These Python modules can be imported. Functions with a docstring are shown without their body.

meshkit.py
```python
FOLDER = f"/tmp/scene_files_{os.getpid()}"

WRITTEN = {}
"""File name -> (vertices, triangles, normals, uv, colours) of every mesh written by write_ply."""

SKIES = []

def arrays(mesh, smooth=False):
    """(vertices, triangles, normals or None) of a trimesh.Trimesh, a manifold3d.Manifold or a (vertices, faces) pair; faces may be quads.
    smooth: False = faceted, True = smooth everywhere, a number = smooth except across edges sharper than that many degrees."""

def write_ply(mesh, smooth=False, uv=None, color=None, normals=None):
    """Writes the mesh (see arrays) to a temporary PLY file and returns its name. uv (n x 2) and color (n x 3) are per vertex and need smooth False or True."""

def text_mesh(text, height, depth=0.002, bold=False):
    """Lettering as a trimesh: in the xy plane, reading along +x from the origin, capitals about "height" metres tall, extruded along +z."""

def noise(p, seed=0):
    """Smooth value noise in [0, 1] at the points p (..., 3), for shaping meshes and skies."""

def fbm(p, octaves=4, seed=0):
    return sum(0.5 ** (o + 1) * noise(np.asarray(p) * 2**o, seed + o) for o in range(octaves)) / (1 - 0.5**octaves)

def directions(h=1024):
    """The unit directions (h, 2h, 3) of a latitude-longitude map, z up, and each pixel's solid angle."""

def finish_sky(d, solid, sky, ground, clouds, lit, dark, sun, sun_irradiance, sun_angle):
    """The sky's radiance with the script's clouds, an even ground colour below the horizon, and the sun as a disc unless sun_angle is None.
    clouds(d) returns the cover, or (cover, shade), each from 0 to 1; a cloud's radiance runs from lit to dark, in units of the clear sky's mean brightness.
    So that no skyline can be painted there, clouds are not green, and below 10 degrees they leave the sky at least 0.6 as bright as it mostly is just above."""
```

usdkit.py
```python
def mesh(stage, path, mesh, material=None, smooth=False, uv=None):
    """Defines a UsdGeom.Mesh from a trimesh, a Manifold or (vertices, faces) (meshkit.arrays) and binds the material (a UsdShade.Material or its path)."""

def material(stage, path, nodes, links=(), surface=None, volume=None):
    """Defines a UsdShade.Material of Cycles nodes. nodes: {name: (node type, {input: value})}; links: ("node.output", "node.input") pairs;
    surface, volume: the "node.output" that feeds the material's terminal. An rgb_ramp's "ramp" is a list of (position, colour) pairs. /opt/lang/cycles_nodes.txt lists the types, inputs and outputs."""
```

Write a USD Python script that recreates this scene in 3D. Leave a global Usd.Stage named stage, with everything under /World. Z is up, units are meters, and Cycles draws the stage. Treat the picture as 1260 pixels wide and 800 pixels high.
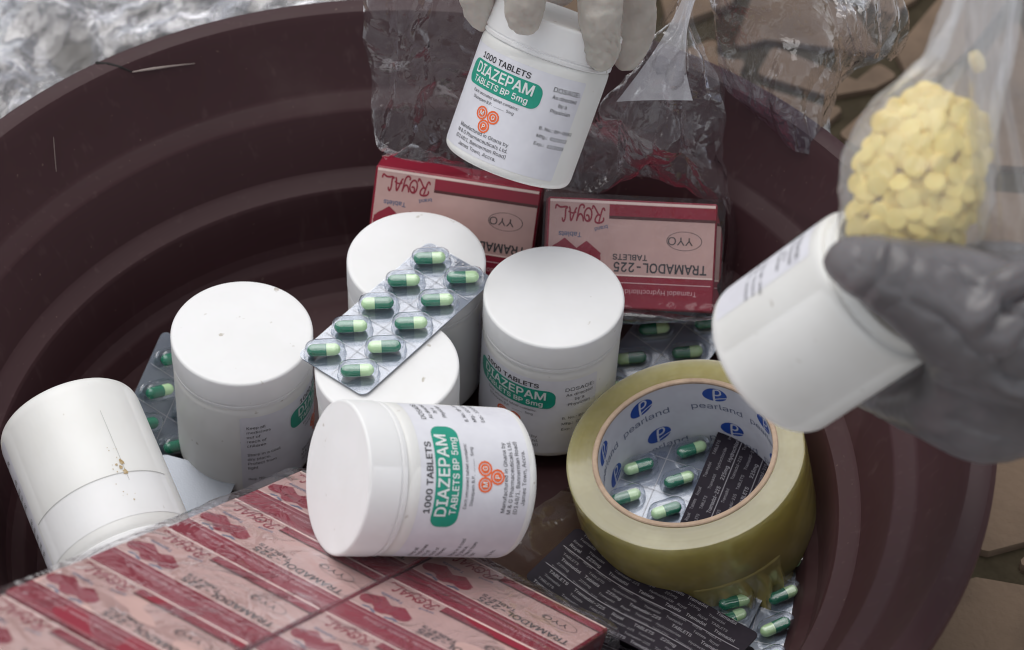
import math, random
import numpy as np, trimesh, manifold3d as m3
from pxr import Usd, UsdGeom, UsdLux, UsdShade, Gf, Sdf, Vt
from scipy.interpolate import RectBivariateSpline, CubicSpline
from shapely.geometry import Polygon, LineString, Point, MultiPoint, box as sbox
from shapely.ops import unary_union, voronoi_diagram
from shapely import affinity
import usdkit, meshkit

stage = Usd.Stage.CreateInMemory()
UsdGeom.SetStageUpAxis(stage, 'Z'); UsdGeom.SetStageMetersPerUnit(stage, 1.0)
UsdGeom.Xform.Define(stage, '/World'); UsdGeom.Scope.Define(stage, '/World/Looks')
rng = np.random.default_rng(7)

# ------------------------------------------------------------------ camera, sky, sun, exposure
PITCH, DIST = math.radians(46.8), 1.1
BACK = np.array([0, -math.cos(PITCH), math.sin(PITCH)])
EYE = np.array([0, 0, .08]) + DIST * BACK
cam = UsdGeom.Camera.Define(stage, '/World/camera')
cam.CreateFocalLengthAttr(90.0); cam.CreateHorizontalApertureAttr(36.0); cam.CreateVerticalApertureAttr(36.0 * 650 / 1024)
cam.CreateClippingRangeAttr((0.02, 100.0)); cam.CreateFStopAttr(9.5); cam.CreateFocusDistanceAttr(1.06)
cam.CreateExposureAttr(0.55)
UP = np.cross(BACK, [1, 0, 0])
cam.AddTransformOp().Set(Gf.Matrix4d(1, 0, 0, 0, *map(float, UP), 0, *map(float, BACK), 0, *map(float, EYE), 1))

SUN_DIR = np.array([-.20, .27, .94]); SUN_DIR /= np.linalg.norm(SUN_DIR)     # towards the sun: high, a little behind and left
elev, rot = math.asin(SUN_DIR[2]), math.atan2(SUN_DIR[0], SUN_DIR[1])
sky = usdkit.material(stage, '/World/Looks/sky', {
    'sky': ('sky_texture', {'sky_type': 'single_scattering', 'sun_disc': False, 'sun_elevation': elev, 'sun_rotation': rot}),
    'grey': ('hsv', {'saturation': .16, 'value': 1.0}),
    'bg': ('background_shader', {'strength': 0.10})}, [('sky.color', 'grey.color'), ('grey.color', 'bg.color')], surface='bg.background')
dome = UsdLux.DomeLight.Define(stage, '/World/sky')
UsdShade.MaterialBindingAPI.Apply(dome.GetPrim()).Bind(sky)
sun = UsdLux.DistantLight.Define(stage, '/World/sun')
sun.CreateIntensityAttr(0.34); sun.CreateAngleAttr(60.0); sun.CreateNormalizeAttr(True); sun.CreateColorAttr(Gf.Vec3f(1, .965, .92))
sz = SUN_DIR; sx = np.cross([0, 1, 0], sz); sx /= np.linalg.norm(sx); sy = np.cross(sz, sx)
sun.AddTransformOp().Set(Gf.Matrix4d(*map(float, sx), 0, *map(float, sy), 0, *map(float, sz), 0, 0, 0, 2, 1))

# ------------------------------------------------------------------ materials
def mat(name, color, rough=.5, spec=.5, var=0, vscale=40, bump=0, bscale=200, color2=None, detail=4, **p):
    """A principled material; var mixes in color2 by noise, bump gives a fine relief."""
    n = {'p': ('principled_bsdf', {'base_color': color, 'roughness': rough, 'specular_ior_level': spec, **p})}
    l = []
    if var or bump:
        n['tc'] = ('texture_coordinate', {})
    if var:
        n['nz'] = ('noise_texture', {'scale': vscale, 'detail': detail, 'roughness': .6})
        n['rp'] = ('rgb_ramp', {'ramp': [(.5 - .5 * (1 - var) - .001, color), (.5 + .25 * var, color2 or color)]})
        l += [('tc.object', 'nz.vector'), ('nz.fac', 'rp.fac'), ('rp.color', 'p.base_color')]
    if bump:
        n['bn'] = ('noise_texture', {'scale': bscale, 'detail': 3})
        n['b'] = ('bump', {'strength': bump, 'distance': .001})
        l += [('tc.object', 'bn.vector'), ('bn.fac', 'b.height'), ('b.normal', 'p.normal')]
    return usdkit.material(stage, '/World/Looks/' + name, n, l, surface='p.BSDF')

def speckled(name, base, shade, rough, sss):
    return usdkit.material(stage, '/World/Looks/' + name, {
        'tc': ('texture_coordinate', {}), 'oi': ('object_info', {}), 'off': ('mapping', {}), 'sc': ('math', {'math_type': 'multiply', 'value2': 7.0}), 'cx': ('combine_xyz', {}),
        'n1': ('noise_texture', {'scale': 45, 'detail': 4}), 'n2': ('noise_texture', {'scale': 210, 'detail': 2, 'roughness': .4}), 'n3': ('noise_texture', {'scale': 500, 'detail': 2}),
        'r1': ('rgb_ramp', {'ramp': [(.35, base), (.75, shade)]}), 'r2': ('rgb_ramp', {'ramp': [(.735, (0, 0, 0)), (.79, (.8, .8, .8))]}), 'mx': ('mix_color', {'b': (.42, .38, .32)}),
        'b': ('bump', {'strength': .05, 'distance': .001}), 'p': ('principled_bsdf', {'roughness': rough, 'specular_ior_level': .42, 'subsurface_weight': sss, 'subsurface_scale': .0035, 'subsurface_radius': (1, .9, .8)})},
        [('oi.random', 'sc.value1'), ('sc.value', 'cx.x'), ('tc.object', 'off.vector'), ('cx.vector', 'off.location'), ('off.vector', 'n1.vector'), ('off.vector', 'n2.vector'), ('off.vector', 'n3.vector'),
         ('n1.fac', 'r1.fac'), ('n2.fac', 'r2.fac'), ('r1.color', 'mx.a'), ('r2.color', 'mx.fac'), ('mx.result', 'p.base_color'), ('n3.fac', 'b.height'), ('b.normal', 'p.normal')], surface='p.BSDF')

def film(name, tint=(.97, .97, .98), milk=.05, rough=.1, base=.05, gain=.9, power=3.0, bump=.4, bscale=60, milkcol=(.8, .8, .82), stretch=(1, 1, 1), kind='fBM'):
    """Thin clear plastic: see-through, glossy towards grazing angles, a little milky."""
    n = {'lw': ('layer_weight', {'blend': .5}), 'pw': ('math', {'math_type': 'power', 'value2': power}),
         'ma': ('math', {'math_type': 'multiply_add', 'value2': gain, 'value3': base, 'use_clamp': True}),
         'tc': ('texture_coordinate', {}), 'mp': ('mapping', {'scale': stretch}),
         'nz': ('noise_texture', {'scale': bscale, 'detail': 3, 'type': kind, 'distortion': .5, 'offset': 1.0, 'gain': 2.0}),
         'b': ('bump', {'strength': bump, 'distance': .003}),
         'tr': ('transparent_bsdf', {'color': tint}), 'gl': ('glossy_bsdf', {'color': (.95, .95, .97), 'roughness': rough}),
         'df': ('diffuse_bsdf', {'color': milkcol}), 'tl': ('translucent_bsdf', {'color': milkcol}),
         'dm': ('mix_closure', {'fac': .5}), 'm1': ('mix_closure', {'fac': milk}), 'm2': ('mix_closure', {})}
    l = [('tc.object', 'mp.vector'), ('mp.vector', 'nz.vector'), ('nz.fac', 'b.height'), ('b.normal', 'gl.normal'), ('b.normal', 'lw.normal'),
         ('lw.facing', 'pw.value1'), ('pw.value', 'ma.value1'), ('ma.value', 'm2.fac'),
         ('df.BSDF', 'dm.closure1'), ('tl.BSDF', 'dm.closure2'), ('tr.BSDF', 'm1.closure1'), ('dm.closure', 'm1.closure2'),
         ('m1.closure', 'm2.closure1'), ('gl.BSDF', 'm2.closure2')]
    return usdkit.material(stage, '/World/Looks/' + name, n, l, surface='m2.closure')

M = {}
M['white_plastic'] = speckled('white_plastic', (.79, .79, .775), (.74, .735, .71), .35, .12)
M['white_lid'] = speckled('white_lid', (.81, .81, .82), (.765, .765, .765), .40, .10)
M['paper_label'] = mat('paper_label', (.74, .745, .80), .42, .4, var=.6, vscale=60, color2=(.66, .66, .72), bump=.04, bscale=90)
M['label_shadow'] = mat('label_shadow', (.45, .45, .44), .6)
M['black_ink'] = mat('black_ink', (.035, .035, .04), .5)
M['grey_ink'] = mat('grey_ink', (.10, .10, .11), .5)
M['green_ink'] = mat('green_ink', (.008, .27, .18), .4, var=.5, vscale=120, color2=(.012, .31, .22))
M['white_ink'] = mat('white_ink', (.72, .76, .76), .5)
M['orange_ink'] = mat('orange_ink', (.80, .14, .035), .45)
M['stain'] = mat('stain', (.36, .24, .10), .6, var=.8, vscale=900, color2=(.62, .52, .36))
M['plum_plastic'] = usdkit.material(stage, '/World/Looks/plum_plastic', {
    'tc': ('texture_coordinate', {}), 'n1': ('noise_texture', {'scale': 9, 'detail': 5, 'roughness': .65}), 'n2': ('noise_texture', {'scale': 420, 'detail': 2}),
    'mp': ('mapping', {'scale': (1, 1, .12)}), 'n3': ('noise_texture', {'scale': 260, 'detail': 3}), 'n4': ('noise_texture', {'scale': 150, 'detail': 3}),
    'r1': ('rgb_ramp', {'ramp': [(.35, (.038, .0148, .0178)), (.62, (.045, .0188, .0218)), (.78, (.064, .036, .037))]}),
    'r2': ('rgb_ramp', {'ramp': [(.735, (0, 0, 0)), (.80, (.6, .6, .6))]}), 'r3': ('rgb_ramp', {'ramp': [(.60, (0, 0, 0)), (.80, (.35, .35, .35))]}),
    'm1': ('mix_color', {'b': (.17, .12, .10)}), 'm2': ('mix_color', {'b': (.10, .062, .062)}),
    'rr': ('map_range', {'from_min': .3, 'from_max': .7, 'to_min': .40, 'to_max': .58}), 'b': ('bump', {'strength': .06, 'distance': .001}), 'p': ('principled_bsdf', {'specular_ior_level': .25})},
    [('tc.object', 'n1.vector'), ('tc.object', 'n2.vector'), ('tc.object', 'mp.vector'), ('mp.vector', 'n3.vector'), ('tc.object', 'n4.vector'), ('n1.fac', 'r1.fac'), ('n2.fac', 'r2.fac'), ('n3.fac', 'r3.fac'),
     ('r1.color', 'm2.a'), ('r3.color', 'm2.fac'), ('m2.result', 'm1.a'), ('r2.color', 'm1.fac'), ('m1.result', 'p.base_color'), ('n1.fac', 'rr.value'), ('rr.result', 'p.roughness'), ('n4.fac', 'b.height'), ('b.normal', 'p.normal')], surface='p.BSDF')
M['scuff'] = mat('scuff', (.33, .27, .25), .7)
M['dark_crack'] = mat('dark_crack', (.008, .005, .005), .8)
M['pink_card'] = mat('pink_card', (.56, .365, .335), .45, .4, var=.6, vscale=50, color2=(.49, .315, .29), bump=.03, bscale=120)
M['red_card'] = mat('red_card', (.26, .010, .032), .35, .45, var=.6, vscale=40, color2=(.24, .012, .030))
M['dark_red_card'] = mat('dark_red_card', (.13, .010, .018), .45, var=.5, vscale=50, color2=(.10, .010, .016))
M['brown_ink'] = mat('brown_ink', (.07, .012, .012), .45)
M['pale_card'] = mat('pale_card', (.78, .60, .55), .45)
M['pale_print'] = mat('pale_print', (.62, .38, .40), .5)
M['foil'] = mat('foil', (.26, .28, .32), .36, .5, metallic=.55, bump=.10, bscale=1400)
M['dark_foil'] = mat('dark_foil', (.012, .009, .015), .62, .2, var=.6, vscale=80, color2=(.02, .015, .024))
M['strip_print'] = mat('strip_print', (.22, .21, .24), .5)
M['foil_print'] = mat('foil_print', (.50, .50, .54), .45)
M['capsule_dark'] = mat('capsule_dark', (.004, .185, .095), .16, .6, coat_weight=.6)
M['capsule_light'] = mat('capsule_light', (.56, .80, .42), .18, .6, coat_weight=.6)
M['tape_side'] = mat('tape_side', (.27, .224, .078), .26, .5, var=.9, vscale=38, color2=(.38, .325, .14), subsurface_weight=.75, subsurface_scale=.014, subsurface_radius=(1, .85, .35), coat_weight=.7, coat_roughness=.10)
M['tape_end'] = mat('tape_end', (.28, .232, .080), .14, .6, var=.8, vscale=60, color2=(.40, .345, .15), bump=.2, bscale=120, coat_weight=.8, coat_roughness=.06)
M['tape_face'] = mat('tape_face', (.33, .285, .10), .36, .5, var=.7, vscale=60, color2=(.38, .33, .13), subsurface_weight=.3, subsurface_scale=.006, subsurface_radius=(1, .85, .3))
M['cardboard'] = mat('cardboard', (.46, .34, .25), .8, var=.7, vscale=200, color2=(.36, .26, .19), bump=.2, bscale=600)
M['core_paper'] = mat('core_paper', (.62, .63, .68), .55, var=.5, vscale=80, color2=(.55, .55, .60))
M['blue_ink'] = mat('blue_ink', (.010, .055, .30), .45)
M['slate_ink'] = mat('slate_ink', (.12, .14, .22), .5)
M['tablet_yellow'] = mat('tablet_yellow', (.83, .67, .25), .55, .3, var=.6, vscale=150, color2=(.77, .58, .18), subsurface_weight=.1, subsurface_scale=.002)
M['latex'] = mat('latex', (.47, .445, .405), .55, .35, var=.7, vscale=55, color2=(.38, .355, .32), bump=.5, bscale=170, subsurface_weight=.12, subsurface_scale=.004)
M['latex_grey'] = mat('latex_grey', (.135, .127, .135), .38, .55, var=.7, vscale=45, color2=(.095, .09, .096), bump=.12, bscale=120, subsurface_weight=.08, subsurface_scale=.004)
M['stone'] = mat('stone', (.165, .115, .08), .85, .25, var=.9, vscale=22, color2=(.11, .077, .055), bump=.6, bscale=300)
M['mortar'] = mat('mortar', (.040, .031, .018), .9, .2, var=.8, vscale=60, color2=(.058, .046, .028), bump=.8, bscale=250)
M['film_clear'] = film('film_clear', milk=.010, rough=.06, base=.025, gain=1.4, power=3.2, bump=.40, bscale=30, kind='ridged_multifractal')
M['film_crumpled'] = film('film_crumpled', milk=.022, rough=.06, base=.04, gain=1.6, power=2.3, bump=.60, bscale=26, kind='ridged_multifractal')
M['film_shrink'] = film('film_shrink', tint=(.93, .92, .93), milk=.03, rough=.08, base=.02, gain=1.0, power=3.6, bump=.35, bscale=42, milkcol=(.55, .52, .53), kind='ridged_multifractal')
M['film_milky'] = film('film_milky', milk=.17, rough=.20, base=.03, gain=.7, power=2.6, bump=.3, bscale=45, milkcol=(.74, .74, .74), kind='ridged_multifractal')
M['film_blue'] = film('film_blue', tint=(.84, .86, .93), milk=.03, rough=.07, base=.045, gain=1.5, power=2.4, bump=.55, bscale=28, milkcol=(.5, .52, .62), kind='ridged_multifractal')
M['film_brown'] = film('film_brown', tint=(.80, .72, .62), milk=.10, rough=.14, base=.03, gain=.8, power=2.6, bump=.4, bscale=60, milkcol=(.30, .23, .18))
M['film_flap'] = film('film_flap', milk=.30, rough=.22, base=.08, gain=.7, power=2.0, bump=.15, bscale=30, milkcol=(.82, .82, .87))
M['film_heap'] = film('film_heap', milk=.015, rough=.09, base=.04, gain=1.6, power=2.4, bump=.7, bscale=24, kind='ridged_multifractal')
M['film_milky2'] = film('film_milky2', milk=.20, rough=.2, base=.05, gain=.8, power=2.2, bump=.2, bscale=50, milkcol=(.42, .42, .43))
M['film_heapbase'] = film('film_heapbase', milk=.62, rough=.2, base=.03, gain=.6, power=2.8, bump=.4, bscale=38, milkcol=(.13, .128, .125), kind='ridged_multifractal')
M['film_tape'] = film('film_tape', tint=(.92, .89, .68), milk=.45, rough=.16, base=.12, gain=.9, power=1.8, bump=.15, bscale=80, milkcol=(.78, .73, .52))
M['pvc'] = film('pvc', tint=(.93, .95, .98), milk=.01, rough=.08, base=.05, gain=1.0, power=2.1, bump=.03, bscale=200)

# ------------------------------------------------------------------ helpers
used = {}
def numbered(parent, name):
    k = (parent, name); i = used.get(k, 0); used[k] = i + 1
    return f'{parent}/{name}' + (f'_{i:03d}' if i else '')

def keys(prim, **kw):
    for k, v in kw.items():
        if v: prim.SetCustomDataByKey({'cat': 'category'}.get(k, k), v)
    return prim

def frame(o, x, y, z, s=1.0):
    return Gf.Matrix4d(*(float(a) * s for a in x), 0, *(float(a) * s for a in y), 0, *(float(a) * s for a in z), 0, *map(float, o), 1)

def thing(name, label, cat, m=None, group=None):
    x = UsdGeom.Xform.Define(stage, numbered('/World', name))
    x.AddTransformOp().Set(m if m is not None else Gf.Matrix4d(1))
    return keys(x.GetPrim(), label=label, cat=cat, group=group)

def copy(root, m, label=None, group=None, instance=True):
    was = root.GetCustomData()
    base = root.GetName()
    r = thing(base, label or was['label'], was['category'], m, group or was.get('group'))
    r.GetReferences().AddInternalReference(root.GetPath())
    r.SetInstanceable(instance)
    return r

def part(name, mesh, m, parent, smooth=False, label=None, kind=None):
    p = usdkit.mesh(stage, numbered(str(parent.GetPath()), name), mesh, M[m], smooth=smooth).GetPrim()
    return keys(p, label=label, kind=kind)

def single(name, mesh, m, label, cat, smooth=False, group=None, kind=None):
    p = usdkit.mesh(stage, numbered('/World', name), mesh, M[m], smooth=smooth).GetPrim()
    return keys(p, label=label, cat=cat, group=group, kind=kind)

def tm(v, f): return trimesh.Trimesh(np.asarray(v, float), np.asarray(f, int), process=False)
def cat_(ms): return trimesh.util.concatenate(list(ms))
def norm(a): a = np.asarray(a, float); return a / np.linalg.norm(a)

def lathe(profile, n=72, closed=False):
    """Revolves (r, z) points round z; profile from the bottom centre outward and up."""
    p = np.asarray(profile, float); k = len(p); t = np.linspace(0, 2 * np.pi, n, endpoint=False)
    v = np.stack([p[None, :, 0] * np.cos(t)[:, None], p[None, :, 0] * np.sin(t)[:, None], np.broadcast_to(p[None, :, 1], (n, k))], -1).reshape(-1, 3)
    f = []
    rows = range(k if closed else k - 1)
    for i in range(n):
        j = (i + 1) % n
        for q in rows:
            w = (q + 1) % k
            f += [(i * k + q, j * k + q, j * k + w), (i * k + q, j * k + w, i * k + w)]
    m = tm(v, f); m.merge_vertices(); m.update_faces(m.nondegenerate_faces()); m.remove_unreferenced_vertices()
    return m

def rounded(p0, corner, p1, r=None, n=5):
    """Quadratic fillet points from p0 to p1 round the corner."""
    p0, corner, p1 = map(np.asarray, (p0, corner, p1)); t = np.linspace(0, 1, n)[:, None]
    return [tuple(q) for q in (1 - t) ** 2 * p0 + 2 * t * (1 - t) * corner + t ** 2 * p1]

def grid(P):
    """Mesh from an (a, b, 3) array of points."""
    a, b = P.shape[:2]; i, j = np.meshgrid(np.arange(a - 1), np.arange(b - 1), indexing='ij'); q = i * b + j
    return tm(P.reshape(-1, 3), np.vstack([np.stack([q, q + b, q + b + 1], -1).reshape(-1, 3), np.stack([q, q + b + 1, q + 1], -1).reshape(-1, 3)]))

def ridged(p, seed=0):
    n = 0
    for o, (s, a) in enumerate(((1, 1.), (2.1, .55), (4.3, .3), (9, .16))):
        n = n + a * (1 - 2 * np.abs(meshkit.noise(np.asarray(p) * s, seed + o * 17) - .5) * 1.6)
    return n / 2

def facets(p, seed=0, n=9):
    """Creased like crumpled film: triangle waves along random directions give flat facets with sharp folds."""
    g = np.random.default_rng(seed + 1000); p = np.asarray(p, float); d = 0
    p = p + .35 * np.stack([meshkit.noise(p * .7 + k * 9.1, seed + k) - .5 for k in range(3)], -1)
    for k in range(n):
        q = norm(g.normal(0, 1, 3)); f = g.uniform(.3, 1.0) * (1 + 1.6 * (k >= n - 3)); t = p @ q * f + g.uniform(0, 1)
        d = d + np.abs(t - np.floor(t) - .5) * 2 / f * .5
    return d / n * 1.6
def sheet(ctrl, nu=70, nv=70, amp=.004, scale=30, seed=0, folds=0, fold_dir=0):
    """A crumpled film through a net of control points: smooth surface, then creases along its normal."""
    C = np.asarray(ctrl, float); a, b = C.shape[:2]
    u, v = np.linspace(0, a - 1, nu), np.linspace(0, b - 1, nv)
    P = np.stack([RectBivariateSpline(np.arange(a), np.arange(b), C[..., k], kx=min(3, a - 1), ky=min(3, b - 1))(u, v) for k in range(3)], -1)
    du, dv = np.gradient(P, axis=0), np.gradient(P, axis=1)
    N = np.cross(du, dv); N /= np.linalg.norm(N, axis=-1, keepdims=True) + 1e-12
    warp = meshkit.noise(P * scale * .5 + 5.3, seed + 90)[..., None] * 1.2
    d = (facets(P * scale, seed) - .75) * amp * 2.0 + (ridged(P * scale * .8 + warp, seed) - .6) * amp * .10
    if folds:
        t = np.meshgrid(u / (a - 1), v / (b - 1), indexing='ij')[fold_dir]
        d = d + amp * .22 * np.abs(np.sin(folds * np.pi * (t + .12 * meshkit.noise(P * 18, seed + 5))))
    return grid(P + N * d[..., None])

# flat artwork: 2D shapes as triangles
def flat(shape):
    out = []
    for g in getattr(shape, 'geoms', [shape]):
        if g.area > 0 and g.geom_type == 'Polygon':
            v, f = trimesh.creation.triangulate_polygon(g, engine='earcut'); v = np.c_[v, np.zeros(len(v))]
            out.append(tm(v, f))
    m = cat_(out)
    a, b, c = (m.vertices[m.faces[:, k]] for k in range(3))
    flip = np.cross(b - a, c - a)[:, 2] < 0
    m.faces[flip] = m.faces[flip][:, ::-1]
    return m

letters = {}
def text(s, h, x=0, y=0, align='l', bold=False, sx=1.0, rot=0):
    """Flat lettering, capitals h tall, baseline at y; align l, c or r at x; rot in degrees about (x, y)."""
    if (s, bold) not in letters:
        m = meshkit.text_mesh(s, 1.0, .2, bold)
        keep = m.face_normals[:, 2] > .5
        m.update_faces(keep); m.remove_unreferenced_vertices(); v = m.vertices.copy(); v[:, 2] = 0
        letters[s, bold] = tm(v, m.faces)
    m = letters[s, bold].copy(); v = m.vertices.copy() * [h * sx, h, 1]
    w = v[:, 0].max()
    v[:, 0] -= {'l': 0, 'c': w / 2, 'r': w}[align]
    if rot:
        c, s_ = math.cos(math.radians(rot)), math.sin(math.radians(rot)); v = np.c_[v[:, 0] * c - v[:, 1] * s_, v[:, 0] * s_ + v[:, 1] * c, v[:, 2]]
    return tm(v + [x, y, 0], m.faces)

def rrect(x0, y0, x1, y1, r, n=6):
    return sbox(x0 + r, y0 + r, x1 - r, y1 - r).buffer(r, quad_segs=n)

def split_long(m, most):
    v, f = trimesh.remesh.subdivide_to_size(m.vertices, m.faces, most, max_iter=12)
    return tm(v, f)

def wrap(m, R, off=.00015, most=.004, inside=False):
    """Wraps flat artwork (x along the arc, y up) onto a cylinder of radius R, the artwork's x = 0 at the local +x axis."""
    m = split_long(m, most); t = m.vertices[:, 0] / R; r = R - off if inside else R + off
    if inside: t = -t
    return tm(np.c_[r * np.cos(t), r * np.sin(t), m.vertices[:, 1]], m.faces)

def lift(m, z): return tm(m.vertices + [0, 0, z], m.faces)

# ------------------------------------------------------------------ ground: irregular paving stones in dark mortar
GZ = .004
gv = []
ground = thing('ground', None, None); keys(ground, kind='structure')
part('mortar_bed', trimesh.creation.box(extents=(6, 6, .05)).apply_translation((0, 0, GZ - .025 - .004)), 'mortar', ground)
seen_stones = [  # the stones in view, in metres on the ground
    [(0.19982, 0.26849), (0.22345, 0.30483), (0.23333, 0.31906), (0.25741, 0.33696), (0.26478, 0.30955), (0.24314, 0.275), (0.2241, 0.2505), (0.21042, 0.241), (0.20359, 0.25178)],
    [(0.17855, 0.24542), (0.1917, 0.25946), (0.2008, 0.24923), (0.1876, 0.23911), (0.16278, 0.23284), (0.12637, 0.2505), (0.13636, 0.27304)],
    [(0.16485, 0.2039), (0.19087, 0.23409), (0.20079, 0.22909), (0.18253, 0.19966), (0.17565, 0.19185)],
    [(0.20055, 0.29679), (0.18696, 0.31293), (0.19581, 0.33696), (0.22507, 0.32316), (0.21486, 0.30955)],
    [(0.20495, -0.064609), (0.18909, -0.046094), (0.20069, -0.0087222), (0.24221, 0.00088807), (0.2416, -0.052917)],
    [(0.19819, -0.076576), (0.23346, -0.084456), (0.22624, -0.15684), (0.15637, -0.15684), (0.16054, -0.11606)],
    [(0.19318, 0.2659), (0.182, 0.30617), (0.13111, 0.32316), (0.11486, 0.26979), (0.13241, 0.27762)],
]
def stone(poly, seed):
    p = Polygon(poly)
    if not p.is_valid or p.area < 2e-4: return
    p = p.buffer(-.003).buffer(.003, quad_segs=2)
    if p.is_empty: return
    if p.geom_type != 'Polygon': p = max(p.geoms, key=lambda g: g.area)
    m = trimesh.creation.extrude_polygon(p, .008, engine='earcut'); m.apply_translation((0, 0, GZ - .008))
    h = GZ + .0012 * (meshkit.noise(np.array([seed, 3.1, 1.7])) - .5)
    v = m.vertices.copy(); c = np.append(np.array(p.centroid.coords[0]), 0); top = v[:, 2] > GZ - .001
    v[top, 2] = h; v[top, :2] += (c[:2] - v[top, :2]) * .02
    part('paving_stone', tm(v, m.faces), 'stone', ground)
for i, s in enumerate(seen_stones): stone(s, i)
taken = unary_union([Polygon(s).buffer(.008) for s in seen_stones])
r0 = np.random.default_rng(3)
seeds = [(x * .12 + r0.uniform(-.04, .04), y * .12 + r0.uniform(-.04, .04)) for x in range(-8, 9) for y in range(-6, 12)]
for i, c in enumerate(voronoi_diagram(MultiPoint(seeds)).geoms):
    c = c.buffer(-.009)
    ctr = c.centroid
    if c.is_empty or abs(ctr.x) > .8 or not -.6 < ctr.y < 1.1 or math.hypot(ctr.x + .0414, ctr.y + .0694) < .12: continue
    c = c.difference(taken)
    for g in getattr(c, 'geoms', [c]):
        if g.geom_type == 'Polygon' and g.area > 1.2e-3: stone(np.array(g.exterior.coords)[:-1], 50 + i)

# ------------------------------------------------------------------ the plum basin
BC = np.array([-.0414, -.0694]); FZ = .014
prof = [(0, .0062), (.130, .0062), (.150, .007), (.156, .0085), (.166, .02), (.180, .06), (.190, .0655), (.202, .092), (.2085, .0975), (.219, .116), (.2235, .1185), (.2295, .1195),
        (.2312, .1225), (.2310, .1270), (.2290, .1296), (.2250, .1303), (.2210, .1292), (.2188, .1262), (.2168, .121), (.2110, .110), (.2045, .0985), (.2023, .0970), (.1955, .0936), (.1942, .0918), (.1895, .081),
        (.1842, .0670), (.1824, .0656), (.1758, .0624), (.1746, .0606), (.1732, .050), (.1715, .034), (.1700, .0315), (.1660, .0290), (.1645, .0275), (.1610, .019), (.1560, .0150), (.1500, FZ), (0, FZ)]
bm = lathe(prof, 180)
v = bm.vertices.copy(); th = np.arctan2(v[:, 1], v[:, 0])
v[:, :2] *= (1 + .003 * np.cos(2 * th) - .016 * np.sin(2 * th))[:, None]
v[:, 2] += .0006 * np.sin(3 * th + 1) * (v[:, 2] > .1)
def basin_r(z, t):          # inner radius at height z in direction t
    p = np.array(prof[16:])[::-1]
    return np.interp(z, p[:, 1], p[:, 0]) * (1 + .003 * math.cos(2 * t) - .016 * math.sin(2 * t))
basin = thing('basin', 'large dark plum plastic basin with ledges round its inner wall, holding everything', 'basin', Gf.Matrix4d(1).SetTranslate(Gf.Vec3d(BC[0], BC[1], 0)))
part('basin_body', tm(v, bm.faces), 'plum_plastic', basin, smooth=28)
def rim_pt(t, r, z):
    k = 1 + .003 * math.cos(2 * t) - .016 * math.sin(2 * t); return np.array([r * k * math.cos(t), r * k * math.sin(t), z])
def strip(pts, widths, nrm=(0, 0, 1), lifted=.0002):
    p = np.asarray(pts); t = np.gradient(p, axis=0); s = np.cross(t, nrm); s /= np.linalg.norm(s, axis=1, keepdims=True)
    w = np.asarray(widths)[:, None] / 2; n = np.asarray(nrm) * lifted
    return grid(np.stack([p - s * w + n, p + n * 1.6, p + s * w + n], 1))
TC = 2.218
cr = [rim_pt(TC + .030, .2306, .1246), rim_pt(TC + .022, .2284, .1302), rim_pt(TC + .006, .2250, .1305), rim_pt(TC - .012, .2210, .1294), rim_pt(TC - .030, .2186, .1262)]
part('rim_crack', strip(cr, [.0012, .0022, .0016, .0012, .0006], norm((.3, -.4, .85)), .0004), 'dark_crack', basin)
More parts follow.
